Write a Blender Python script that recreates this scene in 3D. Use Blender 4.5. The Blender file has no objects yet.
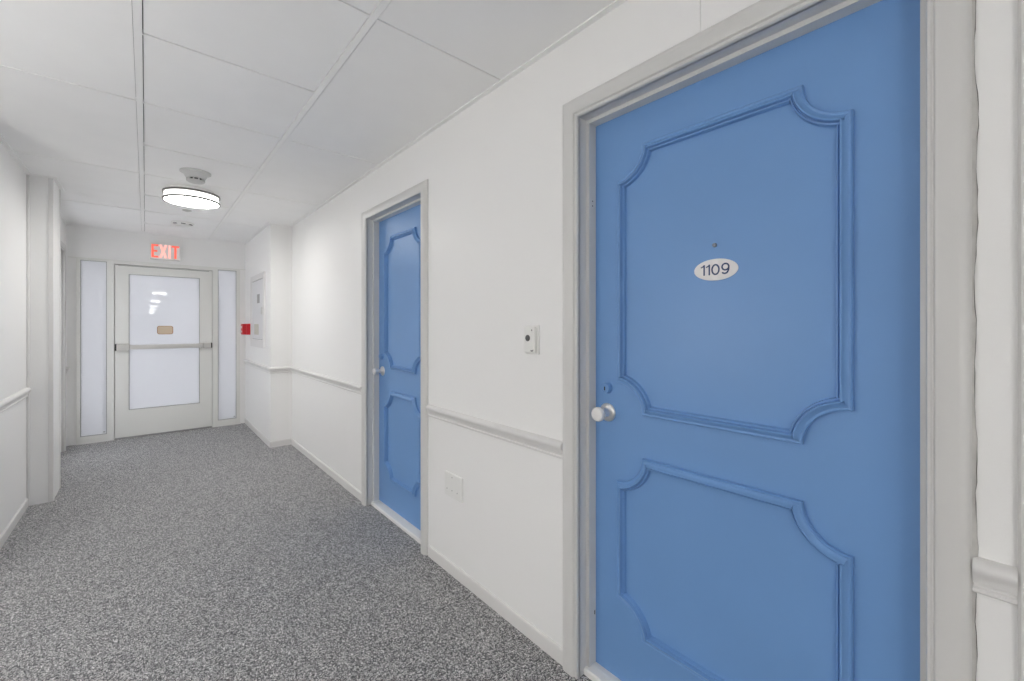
import bpy, bmesh, math, random
from mathutils import Vector

random.seed(7)
S = bpy.context.scene
COL = S.collection
PI = math.pi

# ------------------------------------------------------------------ camera
EYE = 1.25
cam_d = bpy.data.cameras.new('camera')
cam_d.sensor_width = 36.0
cam_d.lens = 421.5 * 36.0 / 1024.0
cam_d.shift_y = -15.1 / 1024.0
cam_d.clip_start = 0.01
cam_d.clip_end = 200
cam = bpy.data.objects.new('camera', cam_d)
COL.objects.link(cam)
cam.location = (0, 0, EYE)
cam.rotation_euler = (PI / 2, 0, -math.radians(41.0))
S.camera = cam

# ------------------------------------------------------------------ light level
S.view_settings.view_transform = 'Standard'
S.view_settings.look = 'None'
S.view_settings.gamma = 1
S.view_settings.use_curve_mapping = False
S.view_settings.exposure = 0.77
LAMP = 25.0            # brightness of the round ceiling lamps
FILL = 8.7            # glow of the added fill lamps in the unseen lobby
DAY = 4.2             # daylight outside the frosted end glass
S.cycles.use_denoising = True
S.cycles.max_bounces = 16
S.cycles.diffuse_bounces = 10
S.cycles.sample_clamp_indirect = 80

w = bpy.data.worlds.new('world')
S.world = w
w.use_nodes = True
bg = w.node_tree.nodes['Background']
bg.inputs['Color'].default_value = (0.97, 0.98, 1.0, 1)
bg.inputs['Strength'].default_value = DAY

# ------------------------------------------------------------------ room numbers (metres)
XR = 1.163      # right wall face
XL = -0.62      # left wall face
XV = 0.965      # face of the jutting wall at the far right
YV = 4.87       # where it starts
YE = 6.32       # end wall face
ZC = 2.295      # ceiling
YB = -39.0      # far back end of the corridor, behind the viewer


# ------------------------------------------------------------------ materials
def mat(name, color, rough=0.5, metal=0.0, bump=0.0, bscale=200.0, spec=0.5, coat=0.0, var=0.0, vscale=3.0, bdist=0.002):
    m = bpy.data.materials.new(name)
    m.use_nodes = True
    nt = m.node_tree
    b = nt.nodes['Principled BSDF']
    b.inputs['Base Color'].default_value = (*color, 1)
    b.inputs['Roughness'].default_value = rough
    b.inputs['Metallic'].default_value = metal
    b.inputs['Specular IOR Level'].default_value = spec
    b.inputs['Coat Weight'].default_value = coat
    b.inputs['Coat Roughness'].default_value = 0.15
    tc = nt.nodes.new('ShaderNodeTexCoord')
    if bump:
        n = nt.nodes.new('ShaderNodeTexNoise')
        n.inputs['Scale'].default_value = bscale
        n.inputs['Detail'].default_value = 3
        nt.links.new(tc.outputs['Object'], n.inputs['Vector'])
        bp = nt.nodes.new('ShaderNodeBump')
        bp.inputs['Strength'].default_value = bump
        bp.inputs['Distance'].default_value = bdist
        nt.links.new(n.outputs['Fac'], bp.inputs['Height'])
        nt.links.new(bp.outputs['Normal'], b.inputs['Normal'])
    if var:
        n2 = nt.nodes.new('ShaderNodeTexNoise')
        n2.inputs['Scale'].default_value = vscale
        n2.inputs['Detail'].default_value = 4
        nt.links.new(tc.outputs['Object'], n2.inputs['Vector'])
        r = nt.nodes.new('ShaderNodeValToRGB')
        r.color_ramp.elements[0].position = 0.3
        r.color_ramp.elements[1].position = 0.7
        r.color_ramp.elements[0].color = (*[c * (1 - var) for c in color], 1)
        r.color_ramp.elements[1].color = (*[min(1, c * (1 + var)) for c in color], 1)
        nt.links.new(n2.outputs['Fac'], r.inputs['Fac'])
        nt.links.new(r.outputs['Color'], b.inputs['Base Color'])
    return m


def emit(name, color, strength, base=(0.8, 0.8, 0.8)):
    m = bpy.data.materials.new(name)
    m.use_nodes = True
    b = m.node_tree.nodes['Principled BSDF']
    b.inputs['Base Color'].default_value = (*base, 1)
    b.inputs['Emission Color'].default_value = (*color, 1)
    b.inputs['Emission Strength'].default_value = strength
    b.inputs['Roughness'].default_value = 0.4
    return m


def carpet_mat():
    m = bpy.data.materials.new('carpet_loops')
    m.use_nodes = True
    nt = m.node_tree
    L = nt.links.new
    b = nt.nodes['Principled BSDF']
    b.inputs['Roughness'].default_value = 0.95
    b.inputs['Specular IOR Level'].default_value = 0.1
    b.inputs['Sheen Weight'].default_value = 0.25
    b.inputs['Sheen Roughness'].default_value = 0.6
    tc = nt.nodes.new('ShaderNodeTexCoord')

    def stretched(sx, sy, rot):
        mp = nt.nodes.new('ShaderNodeMapping')
        mp.inputs['Scale'].default_value = (sx, sy, 1)
        mp.inputs['Rotation'].default_value = (0, 0, rot)
        L(tc.outputs['Object'], mp.inputs['Vector'])
        n = nt.nodes.new('ShaderNodeTexVoronoi')
        n.inputs['Scale'].default_value = 1.0
        n.inputs['Randomness'].default_value = 1.0
        L(mp.outputs['Vector'], n.inputs['Vector'])
        return n
    a = stretched(165, 400, 0.25)
    c = stretched(400, 165, 0.25)
    pick = nt.nodes.new('ShaderNodeTexNoise')
    pick.inputs["Scale"].default_value = 120
    pick.inputs['Detail'].default_value = 1
    L(tc.outputs['Object'], pick.inputs['Vector'])
    gt = nt.nodes.new('ShaderNodeMath')
    gt.operation = 'GREATER_THAN'
    gt.inputs[1].default_value = 0.5
    L(pick.outputs['Fac'], gt.inputs[0])
    mx = nt.nodes.new('ShaderNodeMix')
    mx.data_type = 'RGBA'
    L(gt.outputs[0], mx.inputs['Factor'])
    L(a.outputs['Color'], mx.inputs[6])
    L(c.outputs['Color'], mx.inputs[7])
    sep = nt.nodes.new('ShaderNodeSeparateColor')
    L(mx.outputs[2], sep.inputs[0])
    r = nt.nodes.new('ShaderNodeValToRGB')
    e = r.color_ramp.elements
    e[0].position = 0.0
    e[0].color = (0.018, 0.018, 0.022, 1)
    e[1].position = 1.0
    e[1].color = (0.88, 0.87, 0.87, 1)
    k = e.new(0.34)
    k.color = (0.060, 0.060, 0.066, 1)
    k = e.new(0.50)
    k.color = (0.235, 0.232, 0.24, 1)
    k = e.new(0.78)
    k.color = (0.45, 0.445, 0.445, 1)
    L(sep.outputs[0], r.inputs['Fac'])
    L(r.outputs['Color'], b.inputs['Base Color'])
    dm = nt.nodes.new('ShaderNodeMix')
    dm.data_type = 'FLOAT'
    L(gt.outputs[0], dm.inputs['Factor'])
    L(a.outputs['Distance'], dm.inputs[2])
    L(c.outputs['Distance'], dm.inputs[3])
    inv = nt.nodes.new('ShaderNodeMath')
    inv.operation = 'SUBTRACT'
    inv.inputs[0].default_value = 1.0
    L(dm.outputs[0], inv.inputs[1])
    bp = nt.nodes.new('ShaderNodeBump')
    bp.inputs['Strength'].default_value = 0.6
    bp.inputs['Distance'].default_value = 0.003
    L(inv.outputs[0], bp.inputs['Height'])
    L(bp.outputs['Normal'], b.inputs['Normal'])
    return m


def frosted_mat(name, share, tint=(0.76, 0.765, 0.785)):
    m = bpy.data.materials.new(name)
    m.use_nodes = True
    nt = m.node_tree
    L = nt.links.new
    for n in list(nt.nodes):
        nt.nodes.remove(n)
    out = nt.nodes.new('ShaderNodeOutputMaterial')
    d = nt.nodes.new('ShaderNodeBsdfDiffuse')
    d.inputs['Color'].default_value = (0.66, 0.67, 0.72, 1)
    t = nt.nodes.new('ShaderNodeBsdfTranslucent')
    t.inputs['Color'].default_value = (*tint, 1)
    g = nt.nodes.new('ShaderNodeBsdfGlossy')
    g.inputs['Roughness'].default_value = 0.004
    fr = nt.nodes.new('ShaderNodeFresnel')
    fr.inputs['IOR'].default_value = 1.65
    m1 = nt.nodes.new('ShaderNodeMixShader')
    m1.inputs[0].default_value = share
    m2 = nt.nodes.new('ShaderNodeMixShader')
    L(d.outputs[0], m1.inputs[1])
    L(t.outputs[0], m1.inputs[2])
    L(fr.outputs[0], m2.inputs[0])
    L(m1.outputs[0], m2.inputs[1])
    L(g.outputs[0], m2.inputs[2])
    L(m2.outputs[0], out.inputs[0])
    return m


M = {
    'wall': mat('white_wall_paint', (0.87, 0.866, 0.858), 0.38, bump=0.10, bscale=90, bdist=0.004),
    'ceil': mat('ceiling_tile', (0.92, 0.92, 0.915), 0.85, bump=0.12, bscale=450, var=0.012, vscale=5),
    'grid': mat('ceiling_grid_metal', (0.90, 0.90, 0.89), 0.4),
    'void': mat('ceiling_void', (0.22, 0.22, 0.22), 0.9),
    'trim': mat('gloss_trim_paint', (0.66, 0.654, 0.64), 0.32, bump=0.04, bscale=60, bdist=0.004),
    'rail': mat('rail_paint', (0.74, 0.73, 0.72), 0.35, bump=0.03, bscale=60, bdist=0.004),
    'caulk': mat('aged_caulk', (0.62, 0.61, 0.59), 0.6, bump=0.3, bscale=80, var=0.12, vscale=25),
    'sill': mat('threshold_paint', (0.80, 0.79, 0.77), 0.4, bump=0.1, bscale=80, var=0.03, vscale=9),
    'blue': mat('blue_door_paint', (0.164, 0.330, 0.635), 0.40, bump=0.05, bscale=120, bdist=0.002, var=0.02, vscale=3),
    'blue_dark': mat('painted_keyhole', (0.01, 0.015, 0.03), 0.6),
    'nickel': mat('satin_nickel', (0.86, 0.84, 0.82), 0.33, metal=1.0),
    'pearl': mat('white_knob', (0.82, 0.80, 0.78), 0.25, coat=0.4),
    'plate': mat('white_plastic', (0.82, 0.82, 0.80), 0.35),
    'ink': mat('blue_numerals', (0.03, 0.06, 0.16), 0.5),
    'peep': mat('dull_peephole_metal', (0.30, 0.32, 0.36), 0.45, metal=0.8),
    'crack': mat('dirty_crack', (0.22, 0.21, 0.20), 0.9),
    'detector': mat('detector_plastic', (0.60, 0.60, 0.59), 0.5),
    'plaque': mat('plaque_enamel', (0.84, 0.82, 0.82), 0.3),
    'black': mat('black_plastic', (0.02, 0.02, 0.02), 0.4),
    'grey': mat('grey_plastic', (0.10, 0.10, 0.10), 0.5),
    'frame': mat('exit_frame_paint', (0.78, 0.78, 0.75), 0.38, bump=0.03, bscale=60, bdist=0.004),
    'alum': mat('brushed_aluminium', (0.62, 0.61, 0.59), 0.38, metal=0.6),
    'gasket': mat('dark_gasket', (0.12, 0.12, 0.12), 0.6),
    'carpet': carpet_mat(),
    'glass': frosted_mat('frosted_glass', 0.5),
    'glass_fill': frosted_mat('fill_frosted_glass', 0.97, (0.93, 0.935, 0.95)),
    'red': mat('red_alarm_plastic', (0.58, 0.012, 0.02), 0.35),
    'redhandle': mat('alarm_pull_white', (0.80, 0.70, 0.68), 0.4),
    'panel': mat('panel_enamel', (0.72, 0.72, 0.73), 0.4),
    'tan': mat('tan_notice', (0.62, 0.50, 0.36), 0.5),
    'rust': mat('notice_border', (0.42, 0.17, 0.08), 0.5),
    'beige': mat('beige_card', (0.56, 0.54, 0.47), 0.6),
    'ring': mat('lamp_ring_metal', (0.20, 0.195, 0.185), 0.5, metal=0.3),
    'diffuser': emit('lamp_diffuser', (1.0, 0.985, 0.955), LAMP),
    'drum': emit('lamp_drum_side', (1.0, 0.985, 0.955), 1.1),
    'drum_bright': emit('lamp_drum_side_boosted', (1.0, 0.985, 0.955), 8.0),
    'shade': emit('fill_lamp_glow', (1.0, 0.985, 0.955), FILL),
    'exit_face': emit('exit_sign_face', (1.0, 0.80, 0.78), 0.10, base=(0.62, 0.58, 0.57)),
    'exit_red': emit('exit_letter_red', (1.0, 0.13, 0.08), 0.42, base=(0.8, 0.15, 0.1)),
    'exit_pink': emit('exit_letter_hot', (1.0, 0.45, 0.38), 0.5, base=(0.8, 0.4, 0.35)),
    'screw': mat('screw_metal', (0.35, 0.35, 0.34), 0.4, metal=0.7),
}


# ------------------------------------------------------------------ mesh helpers
class MB:
    def __init__(self):
        self.bm = bmesh.new()

    def box(self, x0, x1, y0, y1, z0, z1):
        xs, ys, zs = sorted((x0, x1)), sorted((y0, y1)), sorted((z0, z1))
        v = [self.bm.verts.new((x, y, z)) for x in xs for y in ys for z in zs]
        for f in ((0, 1, 3, 2), (4, 6, 7, 5), (0, 4, 5, 1), (2, 3, 7, 6), (0, 2, 6, 4), (1, 5, 7, 3)):
            self.bm.faces.new([v[i] for i in f])
        return self

    def lathe(self, prof, fn, seg=48, cap=True):
        """prof: list of (radius, height); fn(a, b, h) -> xyz, with a, b the two radial axes."""
        rings = []
        for r, h in prof:
            if r < 1e-6:
                rings.append([self.bm.verts.new(fn(0, 0, h))])
            else:
                rings.append([self.bm.verts.new(fn(r * math.cos(2 * PI * i / seg), r * math.sin(2 * PI * i / seg), h)) for i in range(seg)])
        for A, B in zip(rings, rings[1:]):
            for i in range(seg):
                j = (i + 1) % seg
                if len(A) == 1 and len(B) == 1:
                    continue
                if len(A) == 1:
                    self.bm.faces.new((A[0], B[i], B[j]))
                elif len(B) == 1:
                    self.bm.faces.new((A[i], A[j], B[0]))
                else:
                    self.bm.faces.new((A[i], A[j], B[j], B[i]))
        if cap:
            for R in (rings[0], rings[-1]):
                if len(R) > 2:
                    self.bm.faces.new(R)
        return self

    def sweep(self, path, prof, fn, closed=False):
        """Mitred sweep: path in 2-D, prof = closed outline of (offset to the left of the path, height); fn(u, v, h) -> xyz."""
        n = len(path)
        secs = []
        for i in range(n):
            p = Vector(path[i])
            d1 = d2 = None
            if i > 0 or closed:
                d1 = (p - Vector(path[i - 1])).normalized()
            if i < n - 1 or closed:
                d2 = (Vector(path[(i + 1) % n]) - p).normalized()
            d1 = d1 or d2
            d2 = d2 or d1
            n1, n2 = Vector((-d1.y, d1.x)), Vector((-d2.y, d2.x))
            k = 1 + n1.dot(n2)
            m = (n1 + n2) / max(k, 0.15)
            secs.append([self.bm.verts.new(fn(p.x + m.x * o, p.y + m.y * o, h)) for o, h in prof])
        q = len(prof)
        for i in range(n if closed else n - 1):
            A, B = secs[i], secs[(i + 1) % n]
            for a in range(q):
                b = (a + 1) % q
                self.bm.faces.new((A[a], A[b], B[b], B[a]))
        if not closed:
            self.bm.faces.new(secs[0])
            self.bm.faces.new(secs[-1])
        return self

    def prism(self, poly, h0, h1, fn):
        A = [self.bm.verts.new(fn(u, v, h0)) for u, v in poly]
        B = [self.bm.verts.new(fn(u, v, h1)) for u, v in poly]
        self.bm.faces.new(A)
        self.bm.faces.new(B)
        n = len(poly)
        for i in range(n):
            j = (i + 1) % n
            self.bm.faces.new((A[i], A[j], B[j], B[i]))
        return self

    def build(self, name, m, parent=None, bevel=0.0, smooth=False, seg=2):
        bmesh.ops.recalc_face_normals(self.bm, faces=self.bm.faces[:])
        me = bpy.data.meshes.new(name)
        self.bm.to_mesh(me)
        self.bm.free()
        me.materials.append(M[m])
        if smooth:
            for p in me.polygons:
                p.use_smooth = True
            me.set_sharp_from_angle(angle=math.radians(38))
        o = bpy.data.objects.new(name, me)
        COL.objects.link(o)
        if parent is not None:
            o.parent = parent
            o.matrix_parent_inverse = inv(parent)
        if bevel:
            b = o.modifiers.new('bevel', 'BEVEL')
            b.width = bevel
            b.segments = seg
            b.limit_method = 'ANGLE'
            b.angle_limit = math.radians(40)
        return o


def inv(parent):
    """all meshes are drawn in world coordinates; only the Empties carry a location."""
    from mathutils import Matrix
    return Matrix.Translation(-Vector(parent.location)) if parent.parent is None else Matrix.Identity(4)


def tag(o, label=None, cat=None, group=None, kind=None):
    if label:
        o['label'] = label
    if cat:
        o['category'] = cat
    if group:
        o['group'] = group
    if kind:
        o['kind'] = kind
    return o


def thing(name, loc, label, cat, group=None, kind=None):
    o = bpy.data.objects.new(name, None)
    o.empty_display_size = 0.1
    COL.objects.link(o)
    o.location = loc
    return tag(o, label, cat, group, kind)


def copy_tree(o, parent=None, delta=None):
    c = o.copy()
    COL.objects.link(c)
    if parent is not None:
        c.parent = parent
        c.matrix_parent_inverse = o.matrix_parent_inverse.copy()
    for ch in [x for x in bpy.data.objects if x.parent == o]:
        copy_tree(ch, c)
    return c


def right_wall(x):            # drawing plane of the right wall: u runs along -Y, v is up, h sticks out into the corridor
    return lambda u, v, h: (x - h, -u, v)


def plan(u, v, h):            # plan drawing: u = X, v = Y, h = height
    return (u, v, h)


# ================================================================== the setting
LBY_ = (-2.2, 3.5)  # floor reach of the added lobby
fl = MB().box(-0.9, 1.5, YB - 0.2, 6.7, -0.1, 0.0).box(-3.9, -0.9, LBY_[0], LBY_[1], -0.1, 0.0).build('floor', 'carpet')
tag(fl, 'grey flecked loop carpet running the length of the corridor', 'carpet', kind='structure')

# right wall: blocks round the two door openings, plus the jutting bay at the far end
D1 = (0.0915, 0.972)           # near door opening, along Y
D2 = (2.092, 2.862)           # second door opening
ZD = 1.987                    # opening height
b = MB()
XO = 1.36
JT = 0.017
ZH = ZD + JT
b.box(XR, XO, YB, D1[0] - JT, 0, ZC + 0.03)
b.box(XR, XO, D1[0] - JT, 0.540, ZH, ZC + 0.03)
b.box(XR, XO, 0.5418, D1[1] + JT, ZH, ZC + 0.03)      # the hairline joint above the near door
b.box(XR + 0.004, XO, 0.539, 0.543, ZH, ZC + 0.03)
b.box(XR, XO, D1[1] + JT, D2[0] - JT, 0, ZC + 0.03)
b.box(XR, XO, D2[0] - JT, D2[1] + JT, ZH, ZC + 0.03)
b.box(XR, XO, D2[1] + JT, YV, 0, ZC + 0.03)
b.box(XV, XO, YV, 6.7, 0, ZC + 0.03)
wr = tag(b.build('wall_right', 'wall'), 'glossy white painted wall holding both blue doors', 'wall', kind='structure')

b = MB()
LBY = (-1.9, 3.2)             # added unseen lobby, opened off the corridor to hold the fill lamps
LBX = -3.6
b.box(-0.80, XL, YB, LBY[0], 0, ZC + 0.03)
D4 = (5.10, 6.052)
b.box(-0.80, XL, LBY[1], D4[0] - JT, 0, ZC + 0.03)
b.box(-0.80, XL, D4[0] - JT, D4[1] + JT, ZH, ZC + 0.03)
b.box(-0.80, XL, D4[1] + JT, 6.7, 0, ZC + 0.03)
b.box(LBX, -0.80, LBY[0] - 0.18, LBY[0], 0, ZC + 0.03)
b.box(LBX, -0.80, LBY[1], LBY[1] + 0.18, 0, ZC + 0.03)
b.box(LBX - 0.18, LBX, LBY[0] - 0.18, LBY[1] + 0.18, 0, ZC + 0.03)
wl = tag(b.build('wall_left', 'wall'), 'white painted wall opposite the blue doors', 'wall', kind='structure')

# pilaster on the left wall
PX, PY0, PY1 = -0.497, 4.395, 4.73
pl = tag(MB().box(XL - 0.02, PX, PY0, PY1, 0, ZC + 0.02).build('wall_pilaster', 'wall'),
         'white pilaster standing out from the wall opposite the doors', 'pilaster', kind='structure')
MB().box(PX - 0.022, PX + 0.003, PY0 - 0.004, PY0 + 0.03, 0.0, ZC - 0.004).build('corner_guard', 'rail', pl, bevel=0.002)
MB().box(PX - 0.03, PX + 0.003, PY1 - 0.03, PY1 + 0.003, 0.0, ZC - 0.004).build('corner_guard', 'rail', pl, bevel=0.002)
MB().box(XL - 0.001, XL + 0.014, PY0 - 0.010, PY0 + 0.002, 0.0, ZC - 0.004).build('corner_bead', 'rail', pl, bevel=0.005)

# end wall
HX0, HX1, HZ = -0.548, 0.905, 1.962    # the glazed opening
b = MB()
b.box(-0.80, XO, YE, YE + 0.16, HZ, ZC + 0.03)
b.box(-0.80, HX0, YE, YE + 0.16, 0, HZ)
b.box(HX1, XO, YE, YE + 0.16, 0, HZ)
tag(b.build('wall_end', 'wall'), 'white end wall above and beside the glazed exit door', 'wall', kind='structure')
tag(MB().box(-0.9, XO, YB - 0.15, YB, 0, ZC + 0.03).build('wall_back', 'wall'), 'white wall closing the corridor far behind the viewer', 'wall', kind='structure')

# ceiling: lay-in tiles in a white grid
RUN = (-0.021, 0.584)
GW, GAP = 0.012, 0.0028
b = MB()
ZT = ZC + 0.002
Y0 = 2.012
PIT = 0.6185
ymid = [Y0 + PIT * k for k in range(-10, 8)]
ymid = [y for y in ymid if y < YE - 0.1] + [YE]
yside = [Y0 - PIT + 2 * PIT * k for k in range(-5, 5)]
yside = [y for y in yside if y < YE - 0.1] + [YE]


def tile(x0, x1, y0, y1):
    dz = random.uniform(-0.0006, 0.0012)
    b.box(x0, x1, y0, y1, ZT + dz, ZT + 0.016)


for (x0, x1, ys) in ((XL, RUN[0] - GW - 0.0015, yside), (RUN[0] + GW + GAP, RUN[1] - GW - 0.0015, ymid), (RUN[1] + GW + GAP, XR, yside)):
    for ya, yb in zip(ys, ys[1:]):
        tile(x0, x1, ya + 0.005, yb - 0.005 - GAP)
ystart = min(min(ymid), min(yside))
b.box(XL, XR, YB, ystart, ZT, ZT + 0.016)
b.box(LBX, XL, LBY[0], LBY[1], ZT, ZT + 0.016)
ce = tag(b.build('ceiling', 'ceil'), 'white suspended ceiling of square and long tiles', 'ceiling', kind='structure')
MB().box(-0.8, XO, YB - 0.15, 6.6, ZC + 0.02, ZC + 0.12).box(LBX - 0.2, -0.8, LBY[0] - 0.2, LBY[1] + 0.2, ZC + 0.017, ZC + 0.12).build('ceiling_void', 'void', ce)
b = MB()
for x in RUN:
    b.box(x - GW, x + GW, ystart - 0.1, YE, ZC - 0.001, ZC + 0.03)
for (x0, x1, ys) in ((XL, RUN[0] - GW, yside), (RUN[0] + GW, RUN[1] - GW, ymid), (RUN[1] + GW, XR, yside)):
    for y in ys[:-1]:
        b.box(x0, x1, y - 0.005, y + 0.005, ZC - 0.0004, ZC + 0.0175)
b.build('ceiling_grid', 'grid', ce)
# wall angle round the edge of the ceiling
b = MB()
ang = [(0, -0.004), (0.022, -0.004), (0.022, 0.003), (0.0, 0.003)]
up = lambda u, v, h: (u, v, ZC + h)
b.sweep([(XR, -4), (XR, YV), (XV, YV), (XV, YE), (XL, YE), (XL, PY1), (PX, PY1), (PX, PY0), (XL, PY0), (XL, LBY[1])], ang, up)
b.build('wall_angle', 'grid', ce)

# chair rails and baseboards
RAILP = [(0, 0.757), (0.006, 0.757), (0.009, 0.760), (0.009, 0.766), (0.0055, 0.769), (0.0055, 0.774), (0.010, 0.777), (0.012, 0.786),
         (0.016, 0.794), (0.021, 0.800), (0.022, 0.807), (0.020, 0.813), (0.014, 0.818), (0.006, 0.821), (0, 0.822)]
BASEP = [(0, 0), (0.009, 0), (0.009, 0.052), (0.006, 0.058), (0, 0.060)]
CW = 0.071
NEAR_LEG = 0.062


def rail(n, path, label):
    o = MB().sweep(path, RAILP, plan).build('trim_%d' % n, 'rail', smooth=True)
    return tag(o, label, 'chair rail', kind='structure')


def base(n, path, label):
    o = MB().sweep(path, BASEP, plan).build('baseboard_' + n, 'rail')
    return tag(o, label, 'baseboard', kind='structure')


rail(1, [(XR, D2[1] + 0.088), (XR, YV), (XV, YV), (XV, YE)], 'white chair rail from the second blue door round the far corner')
rail(2, [(XR, D1[1] + CW), (XR, D2[0] - CW)], 'white chair rail on the wall between the two blue doors')
rail(3, [(XR, -0.024), (XR, D1[0] - NEAR_LEG)], 'short cracked stub of chair rail beside door 1109')
rail(4, [(XL, PY0), (XL, LBY[1])], 'white chair rail along the wall opposite the doors')
rail(5, [(XL, YE - 0.002), (XL, 6.125)], 'tiny stub of chair rail in the corner behind the pilaster')
base('right_far', [(XR, D2[1] + 0.088), (XR, YV), (XV, YV), (XV, YE)], 'low white baseboard from the second blue door to the far corner')
base('right_middle', [(XR, D1[1] + CW), (XR, D2[0] - CW)], 'low white baseboard between the two blue doors')
base('right_near', [(XR, -0.024), (XR, D1[0] - NEAR_LEG)], 'low white baseboard beside door 1109')
base('left', [(XL, PY1 + 1.2), (XL, PY1), (PX + 0.003, PY1), (PX + 0.003, PY0 - 0.004), (XL, PY0 - 0.004), (XL, LBY[1])][4:], 'low white baseboard along the wall opposite the doors')

# casing of a door hidden behind the pilaster and the trim at the near edge
CASP = [(0, 0), (0, 0.010), (0.003, 0.014), (0.008, 0.014), (0.011, 0.0115), (0.013, 0.0115), (0.016, 0.017), (0.022, 0.0195), (0.050, 0.0205), (0.062, 0.019), (0.069, 0.013), (CW, 0.004), (CW, 0)]
CASR = [(0, 0), (0, 0.012), (0.005, 0.017), (0.018, 0.0215), (0.036, 0.0225), (0.052, 0.020), (0.063, 0.0145), (CW, 0.006), (CW, 0)]
left_plane = lambda u, v, h: (XL + h, u, v)
d4 = thing('door_4', (XL, 5.576, 0), 'pale casing of a side door half hidden behind the pilaster, its daylit pane added', 'door', kind='structure')
p4 = [(D4[0], 0), (D4[0], ZD), (D4[1], ZD), (D4[1], 0)]
MB().sweep(p4, CASP, left_plane).build('casing', 'trim', d4, smooth=True)
MB().sweep(p4, [(0, 0.004), (0, -0.175), (0.016, -0.175), (0.016, 0.004)], left_plane).build('jamb', 'trim', d4)
g0, g1, q0, q1 = D4[0] + 0.10, D4[1] - 0.10, 0.20, 1.88
b = MB()
x0, x1 = XL - 0.10, XL - 0.06
b.box(x0, x1, D4[0] + 0.0005, g0, 0.004, ZD - 0.0005).box(x0, x1, g1, D4[1] - 0.0005, 0.004, ZD - 0.0005)
b.box(x0, x1, g0, g1, 0.004, q0).box(x0, x1, g0, g1, q1, ZD - 0.0005)
l4 = b.build('door_leaf', 'frame', d4)
MB().box(x0 + 0.017, x0 + 0.023, g0, g1, q0, q1).build('pane', 'glass_fill', l4)  # glass added here so extra daylight fills the exit end
b = MB().sweep([(0.024, 0.0), (0.024, ZC - 0.006)], [(0, 0), (0, 0.012), (-0.004, 0.017), (-0.05, 0.019), (-0.066, 0.015), (-0.07, 0)], right_wall(XR))
tag(b.build('trim_7', 'trim', smooth=True), 'upright white trim strip at the very edge of the view beside door 1109', 'trim', kind='structure')


# ================================================================== the two blue doors
def notched(u0, u1, v0, v1, r, n=14):
    """outline with quarter-round bites at the corners, clockwise as drawn (interior to the right)."""
    pts = []

    def arc(cx, cy, a0, a1):
        for i in range(n + 1):
            a = a0 + (a1 - a0) * i / n
            pts.append((cx + r * math.cos(a), cy + r * math.sin(a)))
    # counter-clockwise so the inside lies to the left
    arc(u0, v0, PI / 2, 0)
    arc(u1, v0, PI, PI / 2)
    arc(u1, v1, -PI / 2, -PI)
    arc(u0, v1, 0, -PI / 2)
    return pts


MOULD = [(0.0, 0.0), (0.0, 0.010), (0.0022, 0.0125), (0.0046, 0.0105), (0.0075, 0.0100), (0.0120, 0.0125), (0.0160, 0.0175), (0.0190, 0.0205), (0.0215, 0.0205),
         (0.0232, 0.0160), (0.0240, 0.0095), (0.0258, 0.0090), (0.0272, 0.0130), (0.0295, 0.0125), (0.0310, 0.0080), (0.0320, 0.0)]


def blue_door(n, y0, y1, label, widths, cprof, margin, notch):
    root = thing('door_%d' % n, (1.24, (y0 + y1) / 2, 0), label, 'door', kind='structure')
    XF = 1.24
    rw = right_wall(XF)
    leaf = MB().box(XF, XF + 0.042, y0 + 0.0005, y1 - 0.0005, 0.022, ZD - 0.0005).build('door_leaf', 'blue', root, bevel=0.0015)
    # mouldings (drawn with u = -Y)
    for z0, z1 in ((0.954, 1.847), (0.212, 0.812)):
        MB().sweep(notched(-(y1 - margin), -(y0 + margin + 0.0175 - (0.006 if n == 2 else 0.0)), z0, z1, notch), MOULD, rw, closed=True).build('panel_moulding', 'blue', leaf, smooth=True)
    # jamb with its stop
    b = MB()
    rw0 = right_wall(XR)
    JT = 0.02
    path = [(-y1, 0), (-y1, ZD), (-y0, ZD), (-y0, 0)]
    prof = [(0, 0.004), (0, -0.037), (-0.012, -0.039), (-0.012, -0.0768), (0.0, -0.0768), (0.0, -0.15), (0.018, -0.15), (0.018, 0.004)]
    b.sweep(path, prof, rw0)
    b.build('jamb', 'trim', root)
    # casing: two legs and a head, mitred in one run (far leg, head and near leg have their own widths)
    wl_, wt_, wr_ = widths
    b = MB()
    secs = []
    for (u, v), (du, dv) in zip(path, ((-wl_, 0), (-wl_, wt_), (wr_, wt_), (wr_, 0))):
        secs.append([b.bm.verts.new(rw0(u + du * o_ / CW, v + dv * o_ / CW, h_)) for o_, h_ in cprof])
    q = len(cprof)
    for A, B in zip(secs, secs[1:]):
        for i in range(q):
            j = (i + 1) % q
            b.bm.faces.new((A[i], A[j], B[j], B[i]))
    b.bm.faces.new(secs[0])
    b.bm.faces.new(secs[-1])
    b.build('casing', 'trim', root, smooth=True)
    # threshold
    b = MB()
    b.sweep([(-y1 + 0.0005, 0), (-y0 - 0.0005, 0)], [(0.0, -0.022), (0.016, -0.022), (0.022, -0.028), (0.024, -0.060), (0.021, -0.115), (0.0, -0.115)],
            lambda u, v, h: (XR - h, -u, v))
    b.build('threshold', 'sill', root)
    return root, leaf


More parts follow.
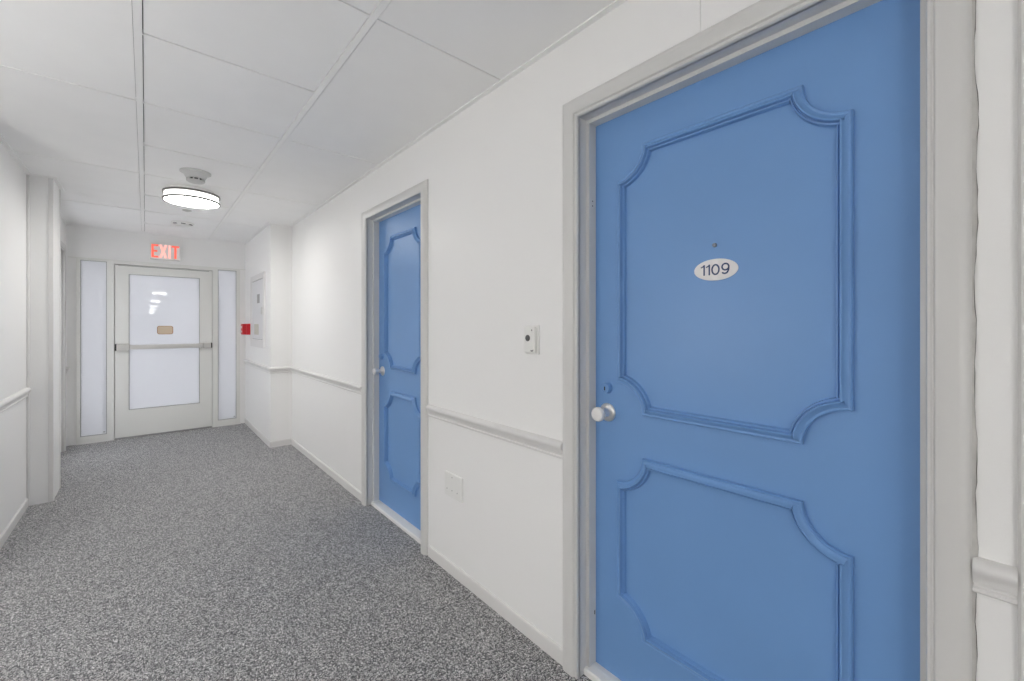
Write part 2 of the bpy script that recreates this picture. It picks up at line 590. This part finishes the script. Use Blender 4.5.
def knob(parent, y, z, mname):
    f = lambda a, c, h: (1.24 - h, y + a, z + c)
    rose = MB().lathe([(0, 0), (0.0325, 0), (0.0325, 0.003), (0.030, 0.0065), (0.022, 0.009), (0.0165, 0.0105), (0.0135, 0.016), (0.0115, 0.024), (0.0115, 0.034)], f, 40)
    r = rose.build('rose', 'nickel', parent, smooth=True)
    k = MB().lathe([(0, 0.028), (0.0115, 0.029), (0.0135, 0.034), (0.019, 0.040), (0.0228, 0.045), (0.0252, 0.052), (0.0248, 0.060), (0.0218, 0.065), (0.015, 0.0675), (0.008, 0.068), (0, 0.068)], f, 40)
    k.build('knob', mname, parent, smooth=True)
    return r


d1, leaf1 = blue_door(1, *D1, 'blue apartment door with white oval plaque 1109 and white knob', (CW, CW, NEAR_LEG), CASP, 0.109, 0.098)
kn = knob(d1, 0.907, 0.942, 'pearl')
f = lambda a, c, h: (1.24 - h, 0.908 + a, 1.029 + c)
db = MB().lathe([(0, 0), (0.0205, 0), (0.0200, 0.012), (0.0180, 0.0175), (0.0145, 0.019), (0.013, 0.0175), (0.0, 0.0175)], f, 36).build('deadbolt', 'blue', d1, smooth=True)
MB().box(1.2215, 1.2230, 0.9060, 0.9100, 1.021, 1.034).build('keyhole', 'blue_dark', db)
f = lambda a, c, h: (1.24 - h, 0.534 + a, 1.4815 + c)
MB().lathe([(0, 0), (0.0062, 0), (0.0058, 0.004), (0.0044, 0.0056), (0.003, 0.004), (0.0, 0.0044)], f, 24).build('peephole', 'peep', d1, smooth=True)
f = lambda a, c, h: (1.24 - h, 0.5315 + a * 0.0618, 1.4105 + c * 0.0312)
pq = MB().lathe([(0, 0), (1.0, 0), (1.0, 0.003), (0.96, 0.004), (0, 0.004)], f, 56).build('number_plaque', 'plaque', d1, smooth=True)
# 1109 in thin strokes (x to the right, z up, about the plaque's centre)
def ring_pts(cx, cz, rx, rz, a0, a1, n=28):
    return [(cx + rx * math.cos(math.radians(a0 + (a1 - a0) * i / n)), cz + rz * math.sin(math.radians(a0 + (a1 - a0) * i / n))) for i in range(n + 1)]


def stroke(b, pts, wd, fn, closed=False):
    pr = [(-wd / 2, 0.0), (wd / 2, 0.0), (wd / 2, 0.0007), (-wd / 2, 0.0007)]
    b.sweep(pts[:-1] if closed else pts, pr, fn, closed=closed)


nf = lambda u, v, h: (1.24 - 0.0040 - h, 0.5315 - u, 1.411 + v)
b = MB()
SWD = 0.0042
for sx_ in (-0.0315, -0.0165):
    stroke(b, [(sx_, -0.0155), (sx_, 0.0155)], SWD, nf)
    stroke(b, [(sx_, 0.0140), (sx_ - 0.004, 0.0102), (sx_ - 0.0095, 0.0080)], 0.0032, nf)
stroke(b, ring_pts(0.0010, -0.0005, 0.0098, 0.0138, 0, 360), SWD, nf, closed=True)
stroke(b, ring_pts(0.0285, 0.0050, 0.0092, 0.0090, 0, 360), SWD, nf, closed=True)
stroke(b, ring_pts(0.0285, 0.0040, 0.0092, 0.0178, 8, -70, 16) + [(0.0265, -0.0140), (0.0225, -0.0128), (0.0198, -0.0102)], SWD, nf)
b.build('numerals', 'ink', pq)
# screw holes and nicks on the jamb stop
b = MB()
for (z, ln) in ((1.697, 0.004), (1.680, 0.004)):
    b.box(1.2185, 1.2225, 0.9588, 0.9605, z, z + ln)
b.build('screw_hole', 'gasket', d1)
b = MB()
b.box(1.231, 1.2345, 0.9588, 0.9605, 0.20, 0.214)
b.build('paint_chip', 'gasket', d1)
# wavy caulk bead down the outer edge of the near casing leg
b = MB()
pts = []
zz = 0.0
while zz < ZD + CW:
    pts.append((zz, 0.0022 + 0.0009 * math.sin(zz * 9.1) + 0.0008 * math.sin(zz * 31 + 1) + random.uniform(-0.0005, 0.0005)))
    zz += 0.02
ye = D1[0] - NEAR_LEG
A = [b.bm.verts.new((XR, ye + 0.002, z)) for z, k in pts]
B = [b.bm.verts.new((XR - 0.0085, ye + 0.001, z)) for z, k in pts]
C_ = [b.bm.verts.new((XR - 0.0045, ye - k * 0.6, z)) for z, k in pts]
D_ = [b.bm.verts.new((XR, ye - k * 1.7, z)) for z, k in pts]
for i in range(len(pts) - 1):
    for P, Q in ((A, B), (B, C_), (C_, D_), (D_, A)):
        b.bm.faces.new((P[i], P[i + 1], Q[i + 1], Q[i]))
cb = b.build('caulk_bead', 'caulk', d1, smooth=True)
b = MB()
E_ = [b.bm.verts.new((XR - 0.0006, ye - k * 1.7 - 0.0002, z)) for z, k in pts]
F_ = [b.bm.verts.new((XR - 0.0006, ye - k * 1.7 - 0.0004 - 0.0012 * random.random() ** 2, z)) for z, k in pts]
G_ = [b.bm.verts.new((XR + 0.001, ye - k * 1.7 - 0.0002, z)) for z, k in pts]
for i in range(len(pts) - 1):
    for P, Q in ((E_, F_), (G_, E_), (F_, G_)):
        b.bm.faces.new((P[i], P[i + 1], Q[i + 1], Q[i]))
b.build('crack', 'crack', cb)

d2, leaf2 = blue_door(2, *D2, 'narrower blue apartment door farther along, plain without a number', (0.088, 0.060, 0.060), CASR, 0.118, 0.090)
knob(d2, 2.79, 0.935, 'nickel')
f = lambda a, c, h: (1.24 - h, 2.80 + a, 1.035 + c)
MB().lathe([(0, 0), (0.0205, 0), (0.0200, 0.012), (0.0180, 0.0175), (0.0145, 0.019), (0.013, 0.0175), (0.0, 0.0175)], f, 36).build('deadbolt', 'blue', d2, smooth=True)


# ================================================================== the glazed exit door and its side lights
FY0, FY1 = YE - 0.022, YE + 0.06         # frame depth
d3 = thing('door_3', (0.18, YE, 0), 'pale exit door with frosted glass and a full width push bar', 'door', kind='structure')
b = MB()
b.box(-0.315, -0.258, FY0, FY1, 0, HZ)
b.box(0.617, 0.670, FY0, FY1, 0, HZ)
b.box(-0.258, 0.617, FY0, FY1, 1.920, HZ)
b.box(-0.262, -0.235, YE + 0.0345, FY1 + 0.02, 0, HZ)
b.box(0.594, 0.621, YE + 0.0345, FY1 + 0.02, 0, HZ)
b.box(-0.262, 0.621, YE + 0.0345, FY1 + 0.02, 1.895, HZ)
b.box(-0.262, 0.621, YE + 0.0345, FY1 + 0.02, 0, 0.03)
b.build('door_frame', 'frame', d3)
LX0, LX1, LZ0, LZ1 = -0.254, 0.613, 0.018, 1.914
GX0, GX1, GZ0, GZ1 = -0.141, 0.493, 0.312, 1.819
LY0, LY1 = YE - 0.012, YE + 0.034
b = MB()
b.box(LX0, GX0, LY0, LY1, LZ0, LZ1)
b.box(GX1, LX1, LY0, LY1, LZ0, LZ1)
b.box(GX0, GX1, LY0, LY1, LZ0, GZ0)
b.box(GX0, GX1, LY0, LY1, GZ1, LZ1)
lf = b.build('door_leaf', 'frame', d3)


def glazing(parent, x0, x1, z0, z1, yface, name='pane', bead=0.006):
    p = MB().box(x0, x1, yface + 0.010, yface + 0.016, z0, z1).build(name, 'glass', parent)
    b_ = MB()
    b_.box(x0, x0 + bead, yface + 0.003, yface + 0.0105, z0, z1)
    b_.box(x1 - bead, x1, yface + 0.003, yface + 0.0105, z0, z1)
    b_.box(x0 + bead, x1 - bead, yface + 0.003, yface + 0.0105, z0, z0 + bead)
    b_.box(x0 + bead, x1 - bead, yface + 0.003, yface + 0.0105, z1 - bead, z1)
    b_.build('glazing_bead', 'gasketlight' if 'gasketlight' in M else 'gasket', parent)
    return p


M['gasketlight'] = mat('grey_glazing_bead', (0.34, 0.34, 0.335), 0.5)
glazing(lf, GX0, GX1, GZ0, GZ1, LY0)
MB().box(LX0, LX1, LY0 + 0.006, LY1, 0.0, LZ0).build('door_sweep', 'gasketlight', d3)
# push bar
bar = MB()
bar.box(-0.130, 0.520, LY0 - 0.060, LY0 - 0.014, 0.984, 1.034)
bo = bar.build('push_bar', 'alum', d3, bevel=0.006)
b = MB()
b.box(-0.238, -0.133, LY0 - 0.064, LY0, 0.976, 1.046)
b.box(0.523, 0.600, LY0 - 0.058, LY0, 0.980, 1.038)
b.box(-0.133, 0.523, LY0 - 0.016, LY0, 0.988, 1.030)
b.build('bar_housing', 'alum', bo, bevel=0.003)
MB().box(-0.252, -0.2375, LY0 - 0.065, LY0, 0.974, 1.048).build('end_cap', 'black', bo, bevel=0.003)
MB().box(0.5995, 0.6115, LY0 - 0.059, LY0, 0.978, 1.040).build('end_cap', 'black', bo, bevel=0.003)


def rounded(x0, x1, z0, z1, r, n=6):
    pts = []
    for cx, cz, a in ((x1 - r, z1 - r, 0), (x0 + r, z1 - r, PI / 2), (x0 + r, z0 + r, PI), (x1 - r, z0 + r, 1.5 * PI)):
        for i in range(n + 1):
            t = a + PI / 2 * i / n
            pts.append((cx + r * math.cos(t), cz + r * math.sin(t)))
    return pts


endp = lambda y: (lambda u, v, h: (u, y - h, v))
st = MB().prism(rounded(0.100, 0.243, 1.148, 1.244, 0.022), 0, 0.0012, endp(LY0 + 0.010)).build('notice_sticker', 'rust', d3)
st['label'] = 'tan rounded notice stuck on the door glass'
MB().prism(rounded(0.105, 0.238, 1.153, 1.239, 0.019), 0.0012, 0.0018, endp(LY0 + 0.010)).build('notice_face', 'tan', st)
# closing line at the head of the door
MB().box(LX0 + 0.03, LX1 - 0.03, LY0 - 0.001, LY0 + 0.01, 1.905, 1.911).build('head_seal', 'gasketlight', d3)

for n, x0, x1, g0, g1, lab in ((1, HX0, -0.315, -0.517, -0.315, 'tall frosted side light on the hinge side of the exit door, by the pilaster'),
                               (2, 0.670, HX1, 0.672, 0.866, 'tall narrow frosted side light by the red fire alarm')):
    win = thing('window_%d' % n, ((x0 + x1) / 2, YE, 0), lab, 'window', kind='structure')
    b = MB()
    z0, z1 = 0.078, 1.938
    b.box(x0, g0, FY0, FY1, 0, HZ)
    if x1 - g1 > 0.004:
        b.box(g1, x1, FY0, FY1, 0, HZ)
    b.box(g0, min(g1, x1), FY0, FY1, 0, z0)
    b.box(g0, min(g1, x1), FY0, FY1, z1, HZ)
    b.build('window_frame', 'frame', win)
    p = glazing(win, g0, g1, z0, z1, FY0)
    b = MB()
    b.box(g1 - 0.030, g1 - 0.014, FY0 + 0.0095, FY0 + 0.0101, z0 + 0.020, z0 + 0.032)
    b.build('glass_stamp', 'gasketlight', p)

# thin casing line over the glazed opening
o = MB().box(HX0 - 0.06, XV - 0.001, YE - 0.006, YE + 0.002, HZ - 0.006, HZ + 0.004).build('trim_8', 'frame')
tag(o, 'thin trim line over the exit door and side lights', 'trim', kind='structure')


# ================================================================== things on the ceiling
def ceiling_light(y, label, group):
    t = thing('ceiling_light', (0.272, y, ZC), label, 'ceiling light', group)
    f = lambda a, c, h: (0.272 + a, y + c, ZC + h)
    MB().lathe([(0, 0.002), (0.140, 0.002), (0.140, -0.029), (0.1685, -0.031), (0.1685, -0.036), (0.0, -0.036)], f, 56).build('base_pan', 'plate', t, smooth=True)
    MB().lathe([(0.169, -0.033), (0.170, -0.038), (0.170, -0.090)], f, 56, cap=False).build('drum_side', 'drum', t, smooth=True)
    MB().lathe([(0.170, -0.090), (0.166, -0.0935), (0.12, -0.099), (0.06, -0.1015), (0, -0.102)], f, 56, cap=False).build('diffuser', 'diffuser', t, smooth=True)
    for h in (-0.036, -0.0885):
        MB().lathe([(0.171, h - 0.0065), (0.180, h - 0.0065), (0.1805, h), (0.180, h + 0.0065), (0.171, h + 0.0065), (0.171, h - 0.0065)], f, 56, cap=False).build('ring', 'ring', t, smooth=True)
    return t


L0 = ceiling_light(4.09, 'round two-ringed ceiling light glowing before the exit door', 'corridor ceiling lights')
LB = [-3.9, -9.5, -15.3, -21.0, -26.8, -32.6]
ORD = ['topmost', 'second', 'third', 'fourth', 'fifth', 'lowest']
DRUM_BOOST = [x for x in bpy.data.objects if x.parent == L0 and x.name.startswith('drum_side')][0].data.copy()
DRUM_BOOST.materials[0] = M['drum_bright']  # rear drums glow stronger so their reflections show in the exit glass
for y, wd in zip(LB, ORD):
    c = copy_tree(L0)
    c.location = (0.32, y, ZC)
    for ch in [x for x in bpy.data.objects if x.parent == c and x.name.startswith('drum_side')]:
        ch.data = DRUM_BOOST
    c['label'] = 'ceiling light behind the viewer, the %s bright dash reflected in the exit door glass' % wd

# added fill lamps in the unseen lobby, brightening the near end of the corridor
def fill_lamp(x, y, label):
    t = thing('fill_lamp', (x, y, 0), label, 'fill lamp', 'added lobby fill lamps')
    f = lambda a, c, h: (x + a, y + c, h)
    MB().lathe([(0, 0), (0.15, 0), (0.15, 0.012), (0.14, 0.020), (0.03, 0.028), (0, 0.028)], f, 40).build('base', 'alum', t, smooth=True)
    MB().lathe([(0, 0.02), (0.012, 0.02), (0.012, 1.10), (0, 1.10)], f, 20).build('pole', 'alum', t, smooth=True)
    MB().lathe([(0.20, 1.02), (0.20, 1.38)], f, 40, cap=False).build('fill_shade', 'shade', t, smooth=True)
    MB().lathe([(0, 1.10), (0.02, 1.10), (0.02, 1.14), (0.032, 1.17), (0.034, 1.20), (0.02, 1.23), (0, 1.238)], f, 24).build('bulb', 'shade', t, smooth=True)
    return t


SL = fill_lamp(-1.40, 1.65, 'added fill lamp shaped as a floor lamp, at the unseen lobby end nearer the exit')
c = copy_tree(SL)
c.location = (-1.30, -1.2, 0)
c['label'] = 'added fill lamp shaped as a floor lamp, at the unseen lobby end behind the viewer'

# smoke detector
sx, sy = 0.258, 3.59
f = lambda a, c, h: (sx + a, sy + c, ZC + h)
t = thing('smoke_detector', (sx, sy, ZC), 'white funnel shaped smoke detector just before the lit ceiling light', 'smoke detector', 'ceiling detectors')
MB().lathe([(0, 0.002), (0.088, 0.002), (0.088, -0.006), (0.082, -0.009), (0.072, -0.011), (0.066, -0.022), (0.058, -0.036), (0.053, -0.044), (0, -0.044)], f, 48).build('base', 'detector', t, smooth=True)
MB().lathe([(0.040, -0.044), (0.040, -0.060), (0, -0.060)], f, 32, cap=False).build('sensor_chamber', 'grey', t)
b = MB()
for i in range(10):
    a = 2 * PI * i / 10
    ca, sa = math.cos(a), math.sin(a)
    b.prism([(0.039 * ca - 0.0028 * sa, 0.039 * sa + 0.0028 * ca), (0.052 * ca - 0.0028 * sa, 0.052 * sa + 0.0028 * ca),
             (0.052 * ca + 0.0028 * sa, 0.052 * sa - 0.0028 * ca), (0.039 * ca + 0.0028 * sa, 0.039 * sa - 0.0028 * ca)], -0.0445, -0.0605, f)
b.build('vent_rib', 'detector', t)
MB().lathe([(0.051, -0.058), (0.053, -0.061), (0.045, -0.068), (0.025, -0.073), (0, -0.074)], f, 40).build('cap', 'detector', t, smooth=True)

hx, hy = 0.285, 5.44
f = lambda a, c, h: (hx + a, hy + c, ZC + h)
t = thing('alarm_detector', (hx, hy, ZC), 'flat white round alarm on the ceiling above the EXIT sign', 'smoke detector', 'ceiling detectors')
MB().lathe([(0, 0.002), (0.095, 0.002), (0.095, -0.008), (0.090, -0.016), (0.080, -0.022), (0, -0.022)], f, 48).build('base', 'plate', t, smooth=True)
MB().lathe([(0.060, -0.021), (0.060, -0.030), (0.050, -0.036), (0, -0.038)], f, 40, cap=False).build('cover', 'plate', t, smooth=True)
for a0, a1 in ((205, 232), (258, 282), (308, 335)):
    ps = []
    for i in range(6):
        a = math.radians(a0 + (a1 - a0) * i / 5)
        ps.append((0.0875 * math.cos(a), 0.0875 * math.sin(a)))
    for i in range(5, -1, -1):
        a = math.radians(a0 + (a1 - a0) * i / 5)
        ps.append((0.072 * math.cos(a), 0.072 * math.sin(a)))
    MB().prism(ps, -0.012, -0.0235, f).build('slot', 'gasket', t)

px_, py_ = 0.284, 4.83
f = lambda a, c, h: (px_ + a, py_ + c, ZC + h)
t = thing('sprinkler_head', (px_, py_, ZC), 'small grey ceiling sprinkler tucked behind the ceiling light', 'sprinkler')
MB().lathe([(0, 0.002), (0.034, 0.002), (0.034, -0.003), (0.024, -0.007), (0, -0.007)], f, 32).build('escutcheon', 'alum', t, smooth=True)
MB().lathe([(0, -0.006), (0.012, -0.006), (0.014, -0.010), (0, -0.0105)], f, 24).build('deflector', 'alum', t, smooth=True)

# ================================================================== things on the walls
# EXIT sign
EX0, EX1, EZ0, EZ1 = 0.040, 0.307, 2.003, 2.182
t = thing('exit_sign', (0.174, YE, EZ0), 'small lit sign with red letters EXIT above the exit door', 'exit sign')
MB().box(EX0, EX1, YE - 0.045, YE + 0.001, EZ0, EZ1).build('housing', 'plate', t, bevel=0.004)
fp = MB().box(EX0 + 0.006, EX1 - 0.006, YE - 0.0475, YE - 0.045, EZ0 + 0.006, EZ1 - 0.006).build('face_plate', 'exit_face', t)
ef = endp(YE - 0.0475)
z0, z1 = EZ0 + 0.020, EZ1 - 0.010
sk = 0.020
E_ = [(0.050, z0), (0.110, z0), (0.110, z0 + sk), (0.050 + sk, z0 + sk), (0.050 + sk, (z0 + z1) / 2 - sk / 2), (0.102, (z0 + z1) / 2 - sk / 2), (0.102, (z0 + z1) / 2 + sk / 2),
      (0.050 + sk, (z0 + z1) / 2 + sk / 2), (0.050 + sk, z1 - sk), (0.110, z1 - sk), (0.110, z1), (0.050, z1)]
zm = (z0 + z1) / 2
X_ = [(0.114, z0), (0.138, z0), (0.1525, zm - 0.030), (0.167, z0), (0.191, z0), (0.1645, zm), (0.189, z1), (0.166, z1), (0.1525, zm + 0.030), (0.139, z1), (0.116, z1), (0.1405, zm)]
I_ = [(0.199, z0), (0.220, z0), (0.220, z1), (0.199, z1)]
T_ = [(0.251, z0), (0.272, z0), (0.272, z1 - sk), (0.297, z1 - sk), (0.297, z1), (0.227, z1), (0.227, z1 - sk), (0.251, z1 - sk)]
for poly, mm in ((E_, 'exit_red'), (X_, 'exit_pink'), (I_, 'exit_pink'), (T_, 'exit_red')):
    MB().prism(poly, 0.0, 0.0015, ef).build('letter', mm, fp)

# electrical panel in the jutting wall
t = thing('electrical_panel', (XV, 5.49, 1.0), 'white electrical panel box set in the wall beside the exit', 'electrical panel')
PYA, PYB, PZA, PZB = 5.115, 5.865, 1.005, 1.825
b = MB()
IY0, IY1, IZ0, IZ1 = 5.175, 5.80, 1.09, 1.762
b.box(XV - 0.018, XV + 0.001, PYA, IY0, PZA, PZB)
b.box(XV - 0.018, XV + 0.001, IY1, PYB, PZA, PZB)
b.box(XV - 0.018, XV + 0.001, IY0, IY1, PZA, IZ0)
b.box(XV - 0.018, XV + 0.001, IY0, IY1, IZ1, PZB)
b.build('frame', 'rail', t, bevel=0.003)
dr = MB().box(XV - 0.011, XV + 0.001, IY0 + 0.006, IY1 - 0.006, IZ0 + 0.006, IZ1 - 0.006).build('panel_door', 'panel', t, bevel=0.002)
MB().box(XV - 0.0055, XV + 0.0005, IY0 - 0.001, IY1 + 0.001, IZ0 - 0.001, IZ1 + 0.001).build('shadow_gap', 'gasketlight', t)
la = MB().box(XV - 0.020, XV - 0.0105, 5.205, 5.245, 1.37, 1.45).build('latch', 'alum', dr, bevel=0.002)
MB().box(XV - 0.0122, XV - 0.0105, 5.36, 5.50, 1.50, 1.60).build('label_plate', 'screw', dr)
MB().box(XV - 0.0125, XV - 0.0105, 5.42, 5.66, 1.145, 1.265).build('notice_card', 'beige', dr)

# fire alarm pull station
t = thing('fire_alarm', (XV, 6.01, 1.14), 'red fire alarm pull station on the wall by the exit side light', 'fire alarm')
MB().box(XV - 0.045, XV + 0.001, 5.950, 6.075, 1.137, 1.270).build('back_box', 'red', t, bevel=0.003)
cv = MB().box(XV - 0.086, XV - 0.045, 5.952, 6.073, 1.139, 1.268).build('cover', 'red', t, bevel=0.006)
MB().box(XV - 0.098, XV - 0.085, 5.975, 6.050, 1.165, 1.185).build('pull_handle', 'redhandle', cv, bevel=0.003)
MB().box(XV - 0.091, XV - 0.085, 5.975, 6.050, 1.215, 1.240).build('pull_plate', 'redhandle', cv, bevel=0.002)

# doorbell plate beside door 1109
rwx = right_wall(XR)
t = thing('doorbell', (XR, 1.206, 1.135), 'white wall plate with dark round button left of door 1109', 'doorbell')
MB().box(XR - 0.008, XR + 0.001, 1.172, 1.245, 1.135, 1.250).build('back_plate', 'plate', t, bevel=0.003)
MB().box(XR - 0.020, XR - 0.007, 1.181, 1.243, 1.140, 1.246).build('button_housing', 'plate', t, bevel=0.005)
f = lambda a, c, h: (XR - 0.020 - h, 1.2195 + a, 1.200 + c)
bt = MB().lathe([(0, -0.001), (0.0125, -0.001), (0.0125, 0.002), (0.0105, 0.004), (0.0, 0.0045)], f, 28).build('button', 'gasket', t, smooth=True)
f = lambda a, c, h: (XR - 0.020 - h, 1.197 + a, 1.231 + c)
MB().lathe([(0, -0.001), (0.0032, -0.001), (0.0032, 0.001), (0, 0.0014)], f, 16).build('screw', 'screw', t, smooth=True)
b = MB()
b.prism([(-1.200, 1.150), (-1.194, 1.1485), (-1.190, 1.155), (-1.1875, 1.1545), (-1.1905, 1.148), (-1.199, 1.1475)], 0.0, 0.0012, right_wall(XR - 0.0196))
b.prism([(-1.2025, 1.1485), (-1.197, 1.1475), (-1.197, 1.152), (-1.2025, 1.1525)], 0.0, 0.0012, right_wall(XR - 0.0196))
b.build('key_mark', 'black', t)

# blank cover plate low on the wall between the doors
t = thing('cover_plate', (XR, 1.775, 0.38), 'square white cover plate low on the wall between the blue doors', 'cover plate')
MB().box(XR - 0.0075, XR + 0.001, 1.698, 1.858, 0.388, 0.508).build('plate', 'plate', t, bevel=0.005)
for y, z in ((1.786, 0.489), (1.786, 0.424), (1.832, 0.424), (1.740, 0.424)):
    f = lambda a, c, h, y=y, z=z: (XR - 0.0075 - h, y + a, z + c)
    MB().lathe([(0, -0.001), (0.0033, -0.001), (0.003, 0.0006), (0, 0.001)], f, 14).build('screw', 'screw', t, smooth=True)
